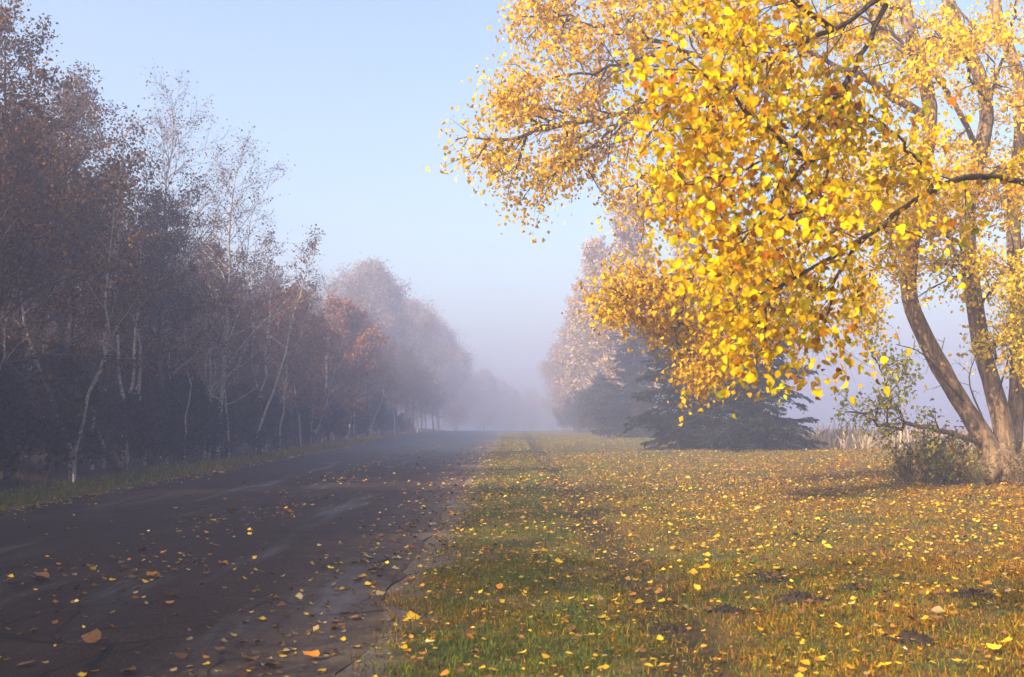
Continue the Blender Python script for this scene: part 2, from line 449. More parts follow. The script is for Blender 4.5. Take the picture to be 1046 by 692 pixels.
r = np.random.default_rng(21)
pts = []
def road_leaf(x, y): pts.append((x, y, 0))
for _ in range(470):     # windrow on the crown of the road
    y = 5 + 40 * r.random() ** 1.3; x = -3.1 + .06 * (12 - y) * (y < 12) + r.normal(0, .38); road_leaf(x, y)
for _ in range(60): road_leaf(-3.0 + r.normal(0, .30), 12.5 + r.normal(0, 1.1))
for _ in range(70): road_leaf(-3.1 + r.normal(0, .45), 21 + r.normal(0, 1.8))
for _ in range(150): road_leaf(-2.9 + r.normal(0, .6), 8.2 + r.normal(0, .9))
for _ in range(1500):    # right edge
    y = 4 + 40 * r.random() ** 1.5; x = -.85 - abs(r.normal(0, .42)); road_leaf(x, y)
for _ in range(140): road_leaf(r.uniform(-6.2, -1), 4 + 26 * r.random() ** 1.3)
for _ in range(900): road_leaf(-6.2 + r.normal(0, .16), 10 + 40 * r.random() ** 1.3)
road_pts = np.array(pts)
yy = np.sqrt(3.4 ** 2 + (34 ** 2 - 3.4 ** 2) * r.random(80000)); xx = -.8 + (.55 * yy + 1.6) * r.random(80000)
dens = .22 + .22 * wob(xx, yy, .8, 3) + .5 * np.exp(-((xx - 6) ** 2 + (yy - 14) ** 2) / 60) + .35 * np.exp(-((xx - 2.6) ** 2 + (yy - 6.5) ** 2) / 9) + .25 * np.exp(-((xx + .55) / .3) ** 2)
dens *= np.where(yy > 20, .7, 1.0)
k = r.random(80000) < np.clip(dens + .10, 0, 1) * .95
gp = np.stack([xx[k], yy[k], np.ones(k.sum())], 1)
ALL = np.vstack([road_pts, gp]); n = len(ALL)
on_road = (ALL[:, 0] < ROAD_R) & (ALL[:, 0] > ROAD_L)
zz = np.where(on_road, road_z(ALL[:, 0], ALL[:, 1]) + .006, ground_z(ALL[:, 0], ALL[:, 1]) + .006 + np.where(ALL[:, 0] > -.6, r.uniform(.005, .04, n), 0))
pos = np.stack([ALL[:, 0], ALL[:, 1], zz], 1)
inview = (np.abs(ALL[:, 0] / ALL[:, 1]) < .475) & (ALL[:, 1] > 4.75)
dist = np.where(inview, ALL[:, 1], 1e9)
cid = r.choice(4, n, p=[.44, .18, .30, .08]); cid = np.where(on_road & (r.random(n) < np.where(ALL[:, 0] > -1.9, .6, .25)), r.choice([2, 3, 2], n), cid)
size = np.where(on_road, .038, .028) * np.exp(r.normal(0, .38, n))
azs = r.random(n) * 2 * np.pi
near = np.argsort(dist)[:300]; nearset = np.zeros(n, bool); nearset[near] = True
names = list(LEAFCOL)
TPL = [leaf_tpl(.15, 0), leaf_tpl(.75, .1), leaf_tpl(-.45, .3), leaf_tpl(1.1, -.2)]
rest = ~nearset; m = rest.sum()
ax = np.stack([np.cos(azs[rest]), np.sin(azs[rest]), r.normal(0, .18, m)], 1)
nr = np.stack([r.normal(0, .35, m), r.normal(0, .35, m), np.ones(m)], 1)
V, F, S, kk = leaf_arrays(pos[rest], ax, nr, size[rest], TPL[1])
c = np.array([LEAFCOL[q] for q in names])[cid[rest]] * np.exp(r.normal(-.05, .4, (m, 1)))
tag(new_mesh('fallen_leaves', V, F, S, M_litter, None, np.repeat(c, kk, 0)), 'yellow and brown fallen leaves strewn thickly over lawn and road', 'fallen leaves', kind='stuff')
proto = {}
STATE = ['flat', 'cupped', 'arched', 'tightly curled']
for idx in near:
    ci = int(cid[idx]); s = int(r.integers(4)); cv = int(r.integers(2))
    key = (ci, s, cv)
    if key not in proto:
        V, F, S, kk = leaf_arrays(np.zeros((1, 3)), np.array([[0, 1., 0]]), np.array([[0, 0, 1.]]), np.ones(1), TPL[s])
        col = np.array([LEAFCOL[names[ci]]]) * (1.15 if cv else .8)
        o = new_mesh('fallen_leaf', V, F, S, M_litter, None, np.repeat(col, kk, 0)); proto[key] = o
    else:
        o = proto[key].copy(); COL.objects.link(o)
    o.location = Vector(pos[idx] + np.array([0, 0, .004])); o.scale = (size[idx],) * 3
    o.rotation_euler = (float(r.normal(0, .15)), float(r.normal(0, .15)), float(azs[idx]))
    spot = ((', left half of the road' if ALL[idx, 0] < -2.6 else ', right half of the road') if on_road[idx] else '' if ALL[idx, 0] < -.55 else ' left of the wheel rut' if ALL[idx, 0] < .9 else ' around the earth mounds' if ALL[idx, 1] > 6 else ' nearest the viewer')
    where = 'on the asphalt' if on_road[idx] else ('on the gravel edge between road and lawn' if ALL[idx, 0] < -.55 else 'in the lawn grass')
    tag(o, f'{names[ci]} {STATE[s]} fallen leaf lying {where}{spot}', 'leaf', 'fallen leaves ' + where)

# ------------------------------------------------------------------ soil clods dug out of the lawn
M_soil = soil_mat()
def clod(px, py, wd, ht, label, seed):
    D = CAM_Z * FPX / (py - 424); x = (px - 523) / FPX * D; r = np.random.default_rng(seed)
    nu, nv = 48, 18; V = [(0, 0, ht)]; 
    for a in range(1, nv + 1):
        for b in range(nu):
            t = a / nv; th = b / nu * 2 * np.pi
            rr = t * (1 + .25 * math.sin(2 * th + seed) + .15 * math.sin(5 * th + 2 * seed)) * (1 + .06 * r.normal())
            V.append((rr * wd * math.cos(th), rr * wd * .7 * math.sin(th), .62 * ht * (.85 - .85 * t ** 1.8) * (1 + .35 * math.sin(9 * t + 3 * th + seed) + .3 * math.sin(17 * t - 7 * th) + .2 * r.normal()) + .008 * r.normal() * (a < nv) - .03 * (a == nv)))
    F = []; S = []
    for b in range(nu): F += [0, 1 + b, 1 + (b + 1) % nu]; S.append(3)
    for a in range(nv - 1):
        for b in range(nu):
            F += [1 + a * nu + b, 1 + (a + 1) * nu + b, 1 + (a + 1) * nu + (b + 1) % nu, 1 + a * nu + (b + 1) % nu]; S.append(4)
    o = new_mesh('soil_mound', np.array(V), F, S, M_soil, smooth=True)
    o.location = (x, D, float(gz(x, D)))
    tag(o, label, 'soil mound', 'dark earth mounds dug up in the lawn')
clod(812, 612, .17, .075, 'dark earth mound in the middle of the lawn with leaves around it', 1)
clod(738, 622, .09, .05, 'smallest dark earth mound, nearest the wheel rut', 2)
clod(985, 608, .16, .06, 'dark earth mound by the right edge of the picture, behind the nearest one', 3)
clod(926, 652, .12, .07, 'dark earth mound nearest the viewer on the right', 4)
clod(780, 590, .20, .045, 'low broad dark earth patch behind the middle mound', 5)
clod(868, 598, .15, .04, 'low dark earth patch between the middle and right mounds', 6)
clod(682, 634, .08, .04, 'little dark earth mound beside the wheel rut', 7)

# ------------------------------------------------------------------ the golden poplar on the lawn
YEL = [(.82, .50, .003), (.87, .62, .005), (.74, .36, .003), (.50, .44, .012), (.42, .15, .008)]
YW = [5, 3.2, 1.8, 1.0, .35]
def P3(lst): return np.array([at(*q) for q in lst])

def poplar():
    r = np.random.default_rng(3)
    base = at(1022, 490, 17.2); base[2] = gz(base[0], base[1]) - .05
    root = empty('poplar_tree', base, 'spreading golden poplar with several grey brown trunks on the lawn, weeds at its foot', 'tree', 'golden poplars on the lawn')
    def loc(p): return np.asarray(p) - base
    B = (1022, 488, 17.2)
    stems = [([B, (1005, 448, 17.2), (975, 400, 17.1), (945, 345, 17), (928, 295, 16.9), (936, 215, 16.9), (950, 110, 17), (922, 0, 17), (905, -120, 17), (880, -260, 17)], .30, .09),
             ([B, (1026, 445, 17.3), (1014, 395, 17.3), (1000, 340, 17.4), (988, 220, 17.5), (1008, 105, 17.5), (968, 0, 17.6), (955, -140, 17.7), (965, -300, 17.8)], .31, .08),
             ([B, (1036, 440, 17.5), (1040, 340, 17.7), (1035, 220, 18), (1043, 95, 18), (1016, 0, 18.2), (1010, -150, 18.3), (1030, -280, 18.3)], .26, .07)]
    T = Tubes()
    for c, r0, r1 in [(c, a * .84, b * .9) for c, a, b in stems]:
        p = curve_pts(P3(c), 34); t = np.linspace(0, 1, 34)
        rad = (r1 + (r0 * .62 - r1) * (1 - t) ** .8) + r0 * .5 * np.exp(-t * 16)
        T.add(loc(p), rad * (1 + .03 * r.normal(size=34)), 14)
    for a in range(7):   # root flare
        th = a / 7 * 6.28 + .3; q = np.array([[0, 0, .55], [.30 * math.cos(th), .30 * math.sin(th), .25], [.55 * math.cos(th), .55 * math.sin(th), .04], [.8 * math.cos(th), .8 * math.sin(th), -.06]])
        T.add(q, [.16, .14, .10, .04], 8)
    trunk = T.build('trunk', M_poplar, root)
    limbs = [
        ([(948, 120, 17), (860, 72, 16.4), (760, 85, 15.8), (650, 110, 15.2), (560, 132, 15), (492, 148, 14.8)], .07, 30, 1.25),
        ([(760, 85, 15.8), (690, 50, 15.4), (610, 25, 15.2), (545, 12, 15)], .045, 22, 1.0),
        ([(690, 50, 15.4), (620, 72, 15), (560, 80, 14.8), (515, 98, 14.6)], .03, 18, .8),
        ([(922, 10, 17), (850, -15, 16.2), (740, -35, 15.6), (640, -25, 15.2), (560, -5, 15)], .06, 26, 1.2),
        ([(650, 110, 15.2), (605, 150, 14.9), (560, 180, 14.6)], .03, 13, .9),
        ([(800, 80, 16), (740, 140, 15.4), (690, 160, 15), (645, 190, 14.7)], .04, 20, 1.0),
        ([(860, 72, 16.4), (770, 20, 16.8), (680, 5, 17)], .04, 18, 1.1),
        ([(932, 215, 17), (850, 235, 15.5), (770, 262, 14.5), (700, 285, 14), (660, 290, 13.8), (632, 306, 13.6)], .04, 28, .62),
        ([(770, 262, 14.5), (745, 320, 14.2), (720, 375, 14)], .028, 16, .75),
        ([(700, 285, 14), (692, 330, 13.9), (690, 365, 13.8)], .022, 11, .6),
        ([(830, 240, 15.2), (800, 290, 14.8), (790, 320, 14.6)], .025, 12, .7),
        ([(1000, 452, 17.1), (950, 436, 16.6), (910, 434, 16.4), (882, 420, 16.2)], .05, 10, .6),
        ([(925, 434, 16.5), (905, 395, 16.3), (890, 360, 16.2)], .022, 9, .55),
        ([(1003, 160, 17.5), (955, 80, 16.8), (905, 30, 16.4), (850, 10, 16)], .05, 13, .8),
        ([(990, 260, 17.5), (955, 235, 16.6), (915, 225, 16.0), (875, 235, 15.6)], .035, 15, .7),
        ([(995, 290, 17.5), (975, 255, 16.8), (955, 215, 16.4), (940, 160, 16.2)], .035, 14, .8),
        ([(1006, 380, 17.3), (1022, 345, 16.8), (1035, 330, 16.4), (1050, 350, 16.2)], .03, 10, .6),
        ([(1035, 260, 18), (1075, 220, 17.6), (1130, 200, 17.2), (1190, 210, 17)], .05, 18, 1.0),
        ([(1043, 110, 18), (1090, 40, 18), (1160, 0, 18), (1230, -10, 18)], .06, 18, 1.2),
        ([(1012, 100, 17.5), (1030, 40, 16.8), (1040, 0, 16.2), (1045, -40, 15.8)], .03, 8, .6),
        ([(990, 220, 17.5), (1005, 190, 16.6), (1025, 170, 16), (1045, 190, 15.6)], .035, 12, .7),
        ([(905, -120, 17), (830, -190, 16.6), (740, -210, 16), (660, -180, 15.6)], .05, 18, 1.3),
        ([(955, -140, 17.7), (990, -220, 17), (1060, -260, 16.5), (1130, -250, 16)], .05, 16, 1.3),
        ([(955, -150, 17.7), (900, -230, 18.5), (830, -290, 19.2)], .05, 14, 1.3),
        ([(1010, -150, 18.3), (1060, -180, 19.4), (1120, -170, 20.4)], .05, 12, 1.3),
        ([(988, 215, 17.5), (950, 190, 16), (905, 180, 15), (860, 190, 14.4)], .035, 20, .9),
        ([(1008, 105, 17.5), (985, 60, 16), (960, 40, 15), (925, 60, 14.4)], .03, 11, .6),
        ([(968, 0, 17.6), (985, 20, 16.4), (1010, 60, 15.6), (1030, 110, 15.2)], .025, 8, .55),
        ([(1000, 320, 17.4), (1015, 290, 16.4), (1035, 270, 15.8), (1050, 290, 15.4)], .025, 14, .65),
        ([(936, 215, 16.9), (905, 260, 16.2), (885, 290, 15.8), (880, 320, 15.6)], .025, 14, .6),
        ([(950, 110, 17), (930, 60, 18.3), (880, 30, 19.6), (820, 20, 20.6)], .05, 14, 1.2),
        ([(990, 230, 17.5), (1000, 170, 18.8), (1010, 110, 20)], .04, 10, 1.0),
    ]
    anchors = []; green_anch = []
    TW = Tubes()
    for k, (c, r0, cnt, L1) in enumerate(limbs):
        w = P3(c); p = curve_pts(w, 4 * len(c)); p[2:] += r.normal(0, .035, (len(p) - 2, 3))
        T = Tubes(); T.add(loc(p), np.linspace(r0, r0 * .22, len(p)), 7); T.build('limb', M_limb if r0 < .05 else M_poplar, trunk)
        an = green_anch if k in (11, 12) else anchors
        sprays(r, loc(p), TW, an, cnt, L1, .38, r0 * .28 + .004, 6, trop=-.05, t0=.12 if k not in (0, 7) else .25)
    # dry snapped twigs hanging at the trunks
    for a, b, c in (((1005, 275, 17), (960, 290, 16.7), (925, 312, 16.6)), ((1003, 268, 17), (975, 283, 16.6), (950, 272, 16.4)), ((1012, 300, 17), (1035, 260, 16.8), (1028, 225, 16.6)), ((965, 385, 17), (940, 360, 16.6), (915, 352, 16.5)), ((1020, 400, 17), (1030, 360, 16.6), (1012, 330, 16.5)),
                    ((985, 410, 17), (960, 380, 16.6), (965, 345, 16.5)), ((1005, 430, 17), (990, 390, 16.7), (998, 360, 16.6))):
        p = curve_pts(P3((a, b, c)), 8); TW.add(loc(p), np.linspace(.018, .005, 8), 5)
        sp = []; sprays(r, loc(p), TW, sp, 6, .4, .2, .006, 2)
    TW.build('twigs', M_limb, root)
    def cf(pos, c):    # gold, browner on the long side branches, limey close to the trunks
        x = pos[:, 0] + base[0]; z = pos[:, 2] + base[2]
        br = sm(-x, -3.6, -1.0) * .28 + .35 * sm(-z, -5.0, -3.2) * sm(-x, -5.5, -3)
        c = c * (1 - br[:, None]) + br[:, None] * np.array([.56, .32, .008]) * (c.sum(1, keepdims=True) / 1.2)
        lime = (.28 * sm(x, 5.8, 7.5) * sm(-z, -4.5, -3))[:, None]
        return c * (1 - lime) + lime * np.array([.42, .44, .05])
    leaves('crown', r, anchors, 7, .062, .11, YEL, [6, 4, .9, .8, .15], M_yel, root, QUAD, .7, cf)
    leaves('green_sprig', r, green_anch, 3, .062, .07, [(.34, .34, .04), (.60, .46, .03), (.46, .42, .04)], [3, 2, 2], M_yel, root, QUAD, .7)['label'] = 'low sprig of leaves still half green'
    return root
poplar()

def near_poplar():
    r = np.random.default_rng(11)
    bx, by = 5.7, 8.4
    base = np.array([bx, by, float(gz(bx, by)) - .05])
    root = empty('poplar_tree', base, 'poplar rooted outside the right edge whose big yellow leaves hang in front of everything', 'tree', 'golden poplars on the lawn')
    def loc(p): return np.asarray(p) - base
    T = Tubes()
    p = curve_pts(np.array([[0, 0, 0], [.05, 0, 1.2], [.12, .05, 2.6], [.05, .1, 4.2], [.15, .15, 6], [.1, .1, 8.2]]), 24)
    t = np.linspace(0, 1, 24); T.add(p, .19 - .15 * t + .12 * np.exp(-t * 14), 14)
    trunk = T.build('trunk', M_poplar, root)
    tr = lambda z: tuple(base + np.array([.1, .05, z]))
    def W(lst): return np.array([q[:3] if len(q) == 4 else at(*q) for q in lst])
    T0 = lambda z: (*tr(z), 0)
    limbs = [
        ([T0(2.6), (1046, 186, 7), (962, 190, 6.3), (880, 245, 5.8), (800, 290, 5.5), (752, 316, 5.3)], .026, 17, .58, .25),
        ([(905, 5, 6.05), (872, 70, 5.9), (835, 120, 5.7), (775, 168, 5.45), (692, 190, 5.2)], .016, 26, .60, .05),
        ([T0(3.6), (1000, -20, 6.5), (850, 30, 5.8), (770, 70, 5.4), (715, 130, 5.3)], .024, 24, .62, .45),
        ([(868, 80, 5.88), (850, 150, 5.65), (830, 205, 5.55), (775, 232, 5.3), (722, 250, 5.2)], .011, 15, .5, .1),
        ([(880, 245, 5.8), (855, 285, 5.6), (838, 345, 5.5)], .012, 8, .38, .1),
        ([(850, 30, 5.8), (790, -10, 5.5), (735, 0, 5.3)], .02, 14, .55, .1),
        ([(800, 290, 5.5), (782, 318, 5.4), (782, 345, 5.4)], .010, 6, .3, .1),
        ([(830, 165, 5.7), (760, 110, 5.3), (700, 60, 5.1)], .016, 14, .5, .1),
        ([T0(4.2), (1100, -160, 6.6), (950, -120, 6), (820, -80, 5.6)], .028, 20, .7, .4),
        ([(962, 190, 6.3), (925, 150, 6.2), (885, 115, 6.1), (850, 100, 6)], .012, 14, .42, .1),
        ([T0(5), (1420, -250, 8), (1550, -300, 7.6)], .04, 14, .9, .2),
        ([T0(4), (1380, -80, 9.8), (1420, -150, 11)], .04, 14, .9, .2),
        ([T0(6), (1200, -420, 8.8), (1120, -480, 9.2)], .03, 14, .9, .2),
        ([(820, 172, 5.65), (780, 215, 5.35), (745, 285, 5.25)], .013, 11, .42, .1),
    ]
    anchors = []; TW = Tubes()
    for c, r0, cnt, L1, t0 in limbs:
        p = curve_pts(W(c), 5 * len(c)); p[2:] += r.normal(0, .008, (len(p) - 2, 3))
        T = Tubes(); T.add(loc(p), np.linspace(r0, max(r0 * .15, .0035), len(p)), 8); T.build('limb', M_limb, trunk)
        sprays(r, loc(p), TW, anchors, cnt, L1, .20, r0 * .10 + .0022, 5, trop=-.08, t0=t0)
    TW.build('twigs', M_limb, root)
    leaves('crown', r, anchors, 3, .038, .065, YEL, [6, 5, 1.1, 1.6, .9], M_yel, root, OVATE, .9)
near_poplar()

# ------------------------------------------------------------------ broadleaf trees of the wood
def make_tree(name, seed, H, r0, cb, n1, lf, up, n2, n3, L3, per, lsize, cols, w, bark, label, cat, group=None, lean=0., spread=.055, wander=.05, trunkmat=None, round_=False):
    r = np.random.default_rng(seed)
    root = empty(name, (0, 0, 0), label, cat, group)
    T = Tubes(); B = Tubes(); A = []
    n = 12
    p = np.zeros((n, 3)); p[:, 2] = np.linspace(0, H, n); off = np.cumsum(r.normal(0, wander, (n, 2)), 0); p[:, :2] = off - off[0]
    p[:, 0] += lean * np.linspace(0, 1, n) * H
    p[0, 2] = -.1
    T.add(p, r0 * np.linspace(1, .16, n), 8)
    for q in range(n1):
        t = cb + (1 - cb) * ((q + r.random()) / n1); f = t * (n - 1); i = min(int(f), n - 2)
        b0 = p[i] + (p[i + 1] - p[i]) * (f - i)
        az = q * 2.4 + r.normal(0, .4)
        s = (t - cb) / (1 - cb)
        shape = (math.sin(math.pi * (.18 + .75 * s)) if round_ else (1.05 - .75 * s))
        L = H * lf * shape * r.uniform(.7, 1.2)
        el = up + .5 * s + r.normal(0, .12)
        d = np.array([math.cos(az) * math.cos(el), math.sin(az) * math.cos(el), math.sin(el)])
        b = limb(r, b0, d, L, 7, .13, .05)
        rb = r0 * (1 - .75 * t) * .45
        T.add(b, np.linspace(rb, rb * .25, 7), 5)
        sprays(r, b, B, A, n2, L * .42, L3, max(rb * .3, .006), n3, trop=.03, t0=.12)
    T.build('trunk', trunkmat or bark, root)
    B.build('branches', M_twig, root)
    if per > 0:
        A = np.array(A)
        if per < 1: A = A[r.random(len(A)) < per]; k = 1
        else: k = int(per)
        leaves('crown', r, A, k, lsize, spread, cols, w, M_brown, root, QUAD, .4)
    return root

BRN = [(.115, .056, .020), (.075, .038, .020), (.19, .09, .022), (.048, .030, .020), (.30, .13, .022)]
PUR = [(.16, .085, .06), (.11, .065, .055), (.22, .12, .07)]
ORG = [(.30, .12, .03), (.24, .09, .025), (.18, .085, .035)]
BEI = [(.25, .17, .10), (.20, .13, .08), (.30, .20, .11)]
PNK = [(.46, .31, .16), (.40, .27, .16), (.50, .34, .15), (.32, .22, .13)]
G_wood = 'trees of the wood left of the road'
KIND = {
    'aspen':  [make_tree('aspen_tree', 31 + k, 8.6, .085, .40, 30, .33, .30, 7, 6, .36, 3, .060, BRN, [3, 3, 2, 2, 1], M_dark, 'x', 'tree', G_wood, lean=.02 * (k - .5)) for k in range(3)],
    'oak':    [make_tree('oak_tree', 41 + k, 7.6, .12, .34, 26, .38, .25, 8, 6, .40, 4, .062, BRN, [3, 3, 2, 3, .7], M_dark, 'x', 'tree', G_wood) for k in range(2)],
    'birch':  [make_tree('birch_tree', 51 + k, 9.6, .085, .20, 34, .44, .50, 10, 7, .42, .35, .06, PUR, [2, 2, 2], M_twig, 'x', 'tree', G_wood, lean=.05 * (k - .7), trunkmat=M_birch) for k in range(2)],
    'pole':   [make_tree('sapling', 61 + k, 6.8, .045, .42, 15, .20, .7, 5, 4, .3, 1, .07, BRN, [3, 3, 2, 2, 1], M_birch, 'x', 'tree', G_wood, lean=.09 * (k * 2 - 1.6), wander=.08) for k in range(3)],
    'bush':   [make_tree('bush', 71 + k, 2.0, .03, .02, 16, .5, .55, 6, 5, .22, 3, .075, [(.028, .032, .012), (.045, .035, .017), (.03, .02, .016), (.07, .04, .018)], [3, 2, 2, 1], M_dark, 'x', 'bush', 'bushes at the foot of the wood') for k in range(2)],
}
LAB = {
    'aspen': 'slender brown leaved tree',
    'oak': 'broad dark leaved tree',
    'birch': 'nearly bare pale trunked tree',
    'pole': 'thin pale leaning sapling',
    'bush': 'dark leafy bush',
}
used = {}
r3 = np.random.default_rng(77)
def put(kind, x, y, s, rz, label=None, v=None):
    lst = KIND[kind]; v = (int(rng.integers(len(lst))) if v is None else v)
    o = lst[v]
    if (kind, v) in used: o = copy_tree(o)
    used[(kind, v)] = 1
    o.location = (x, y, float(gz(x, y))); o.scale = (s, s, s * float(rng.uniform(.95, 1.06))); o.rotation_euler = (0, 0, rz)
    if not label:
        zone = ('nearest the left edge of the picture' if y < 21 else 'below the bare silvery trees' if y < 33
                else 'beside the rust orange maple' if y < 56 else 'fading into the fog')
        label = LAB[kind] + (' at the road edge, ' if x > -9 else ' deep in the wood, ') + zone
    o['label'] = label
    return o

for k in range(44):      # unseen trees added beside and behind the camera to shade asphalt and near fog
    put(['aspen', 'oak', 'aspen', 'birch'][k % 4], -9.3 - 1.8 * (k % 3) - abs(r3.normal(0, .4)), -20 + 30 * k / 44 + r3.normal(0, .3), r3.uniform(.85, 1.0), r3.uniform(0, 6.28), 'unseen leafy tree added for shade beyond the left edge of the picture')
# edge of the wood and rows behind it; a few stand just outside the frame and shade the road
put('aspen', -8.3, 17.0, .84, .3, 'tallest brown tree at the left edge of the picture, leaves to its top', 0)
put('birch', -7.9, 29.0, .86, 3.3, 'bare silvery tree with long twigs arching right, standing above the wood', 0)
put('birch', -8.6, 26.0, .84, .3, 'bare pale trunked tree just left of the arching silvery one', 1)
spots = []
r2 = np.random.default_rng(5)
for row, (xr, step, y0, y1) in enumerate(((-8.0, 2.3, 15.5, 104), (-9.6, 2.3, 14.0, 104), (-11.6, 2.5, 12, 104), (-14.0, 3.2, 11, 66), (-17, 3.8, 9, 56), (-20.5, 4.2, 8, 60))):
    y = y0
    while y < y1:
        kind = r2.choice(['aspen', 'oak', 'birch', 'pole'], p=[.42, .36, .08, .14] if row else [.36, .30, .06, .28])
        s = r2.uniform(.82, 1.08) * (.93 if y > 33 and row == 0 else 1)
        spots.append((kind, xr + r2.normal(0, .5), y + r2.normal(0, .4), s))
        y += step * r2.uniform(.7, 1.3) * (1.35 if y > 60 else 1)
for kind, x, y, s in spots: put(kind, x, y, s * (.86 if y < 26 else .72 if y < 31 else .62 if y < 50 else .8 if y < 70 else .78) * (.92 if x > -9 else 1), r2.uniform(0, 6.28))
for k in range(30): put('pole', -7.6 - r2.random() * 1.6, 15.5 + .95 * k + r2.normal(0, .5), r2.uniform(.6, 1.0), r2.uniform(0, 6.28))
for k in range(44):
    put('bush', -8.1 - 2.2 * r2.random(), 13 + .75 * k + r2.normal(0, .3), r2.uniform(.7, 1.2), r2.uniform(0, 6.28))
for k in range(46):
    y = 12.5 + 75 * (k / 46) ** 1.3; put('bush', -7.7 - abs(r2.normal(0, .5)) - (k % 2) * 1.4, y + r2.normal(0, .3), r2.uniform(.45, 1.15), r2.uniform(0, 6.28))

def place(o, x, y, rz=0): o.location = (x, y, float(gz(x, y))); o.rotation_euler = (0, 0, rz); return o
place(make_tree('maple_tree', 81, 5.6, .09, .12, 26, .34, .35, 9, 7, .34, 4, .10, ORG, [3, 2, 2], M_dark, 'small round maple with rusty orange leaves at the edge of the wood', 'tree', G_wood, round_=True), -8.2, 50).scale = (1.08,) * 3
place(make_tree('maple_tree', 82, 5.0, .09, .12, 22, .34, .35, 8, 6, .34, 4, .10, ORG, [1, 3, 3], M_dark, 'darker rust brown maple just left of the orange one', 'tree', G_wood, round_=True), -8.3, 41).scale = (1.05,) * 3
place(make_tree('elm_tree', 83, 9.2, .16, .14, 46, .34, .4, 9, 7, .45, 9, .095, BEI, [3, 2, 2], M_dark, 'tall round topped beige tree half lost in the fog behind the orange maple', 'tree', G_wood, round_=True, spread=.28), -11.4, 86).scale = (1.3,) * 3
place(make_tree('elm_tree', 84, 7.6, .14, .1, 40, .36, .4, 8, 6, .45, 9, .095, BEI, [2, 3, 2], M_dark, 'last dim rounded tree on the left before the road vanishes in fog', 'tree', G_wood, round_=True, spread=.28), -9.6, 104).scale = (1.45,) * 3
place(make_tree('elm_tree', 85, 8.0, .14, .1, 36, .36, .4, 8, 6, .45, 9, .095, BEI, [2, 3, 2], M_dark, 'faint grey tree beyond the last clear one on the left', 'tree', G_wood, round_=True, spread=.28), -8.6, 126).scale = (1.4,) * 3

# trees closing the view where the road runs into the fog
far = [o for o in COL.objects if o.name.startswith('elm_tree')]
for k, (x, y, s) in enumerate(((-13, 142, 1.6), (-8, 156, 1.3), (-18, 130, 1.8), (-4.5, 175, 1.0), (0, 190, .9), (3.5, 196, .9), (-10, 185, 1.3), (7, 188, 1.0), (11, 165, 1.1), (7.5, 140, 1.15), (6.8, 118, 1.15), (6.0, 98, 1.1), (9.8, 112, 1.35), (15, 160, 1.3), (21, 170, 1.3), (-2, 205, 1.0), (-6, 200, 1.2), (12, 205, 1.3), (8.5, 86, 1.05))):
    o = copy_tree(far[k % 3]); place(o, x, y, k * 2.1); o.scale = (s, s, s)
    o['label'] = 'faint tree on the left dissolving into the fog far down the road' if x < 0 else 'faint tree on the right dissolving into the fog far down the road'
    o['group'] = 'faint far trees down the road'
for k in range(22):
    put('bush', 4.6 + abs(r2.normal(0, 1.3)) + .02 * k, 52 + 2.6 * k + r2.normal(0, .6), r2.uniform(.8, 1.5), r2.uniform(0, 6.28), 'hazy low bush under the pale birches right of the road')['group'] = 'bushes under the birches right of the road'

# ------------------------------------------------------------------ conifers
def spruce(seed, H, R, loc_, label, cols):
    r = np.random.default_rng(seed)
    root = empty('spruce_tree', (*loc_, float(gz(*loc_))), label, 'tree', 'dark spruces right of the road')
    T = Tubes(); T.add(np.array([[0, 0, -.1], [0, 0, H * .5], [0, 0, H]]), [.13, .08, .02], 8)
    A = []; AX = []
    B = Tubes()
    z = .15
    while z < H - .15:
        L0 = R * (1 - z / H) ** .8
        for q in range(8):
            az = r.uniform(0, 6.28); L = L0 * r.uniform(.55, 1.15) + .12
            d = np.array([math.cos(az), math.sin(az), r.uniform(-.1, .3)])
            b = limb(r, np.array([0, 0, z + r.uniform(-.08, .25)]), d, L, 5, .09, r.uniform(-.14, .02)); B.add(b, np.linspace(.025, .006, 5), 4)
            m = int(L * 85) + 10
            u = r.random(m) ** .75 * 3.99; j = u.astype(int); pp = b[j] + (b[j + 1] - b[j]) * (u - j)[:, None]
            sd = np.array([-d[1], d[0], 0]); w = r.normal(0, .20, m) * (1.2 - u / 4) * L * .8
            pp = pp + sd * w[:, None] + np.array([0, 0, -1]) * np.abs(w)[:, None] * .45
            A.append(pp); AX.append(d[None] * .9 + sd[None] * np.sign(w)[:, None] * .8 + r.normal(0, .25, (m, 3)) + np.array([0, 0, -.45]))
        z += H * .028 + .04
    T.build('trunk', M_dark, root); B.build('branches', M_dark, root)
    A = np.vstack(A); AX = np.vstack(AX); n = len(A)
    nr = r.normal(0, .5, (n, 3)); nr[:, 2] += 1
    tpl = (QUAD[0] * np.array([.42, 1, 1]), QUAD[1])
    V, F, S, k = leaf_arrays(A, AX, nr, .15 * np.exp(r.normal(0, .3, n)), tpl)
    new_mesh('crown', V, F, S, M_needle, root, np.repeat(palette(r, n, cols, [1] * len(cols)), k, 0))
SPC = [(.014, .024, .011), (.022, .031, .013), (.010, .016, .009)]
spruce(91, 6.6, 2.45, (7.6, 33.5), 'large dark spruce with drooping skirts behind the poplar leaves', SPC)
spruce(92, 6.0, 2.0, (5.6, 36.0), 'narrower dark spruce close on the left of the large one', SPC)
spruce(93, 7.0, 2.0, (6.2, 54), 'hazy bluish spruce nearest the road on the right', SPC)

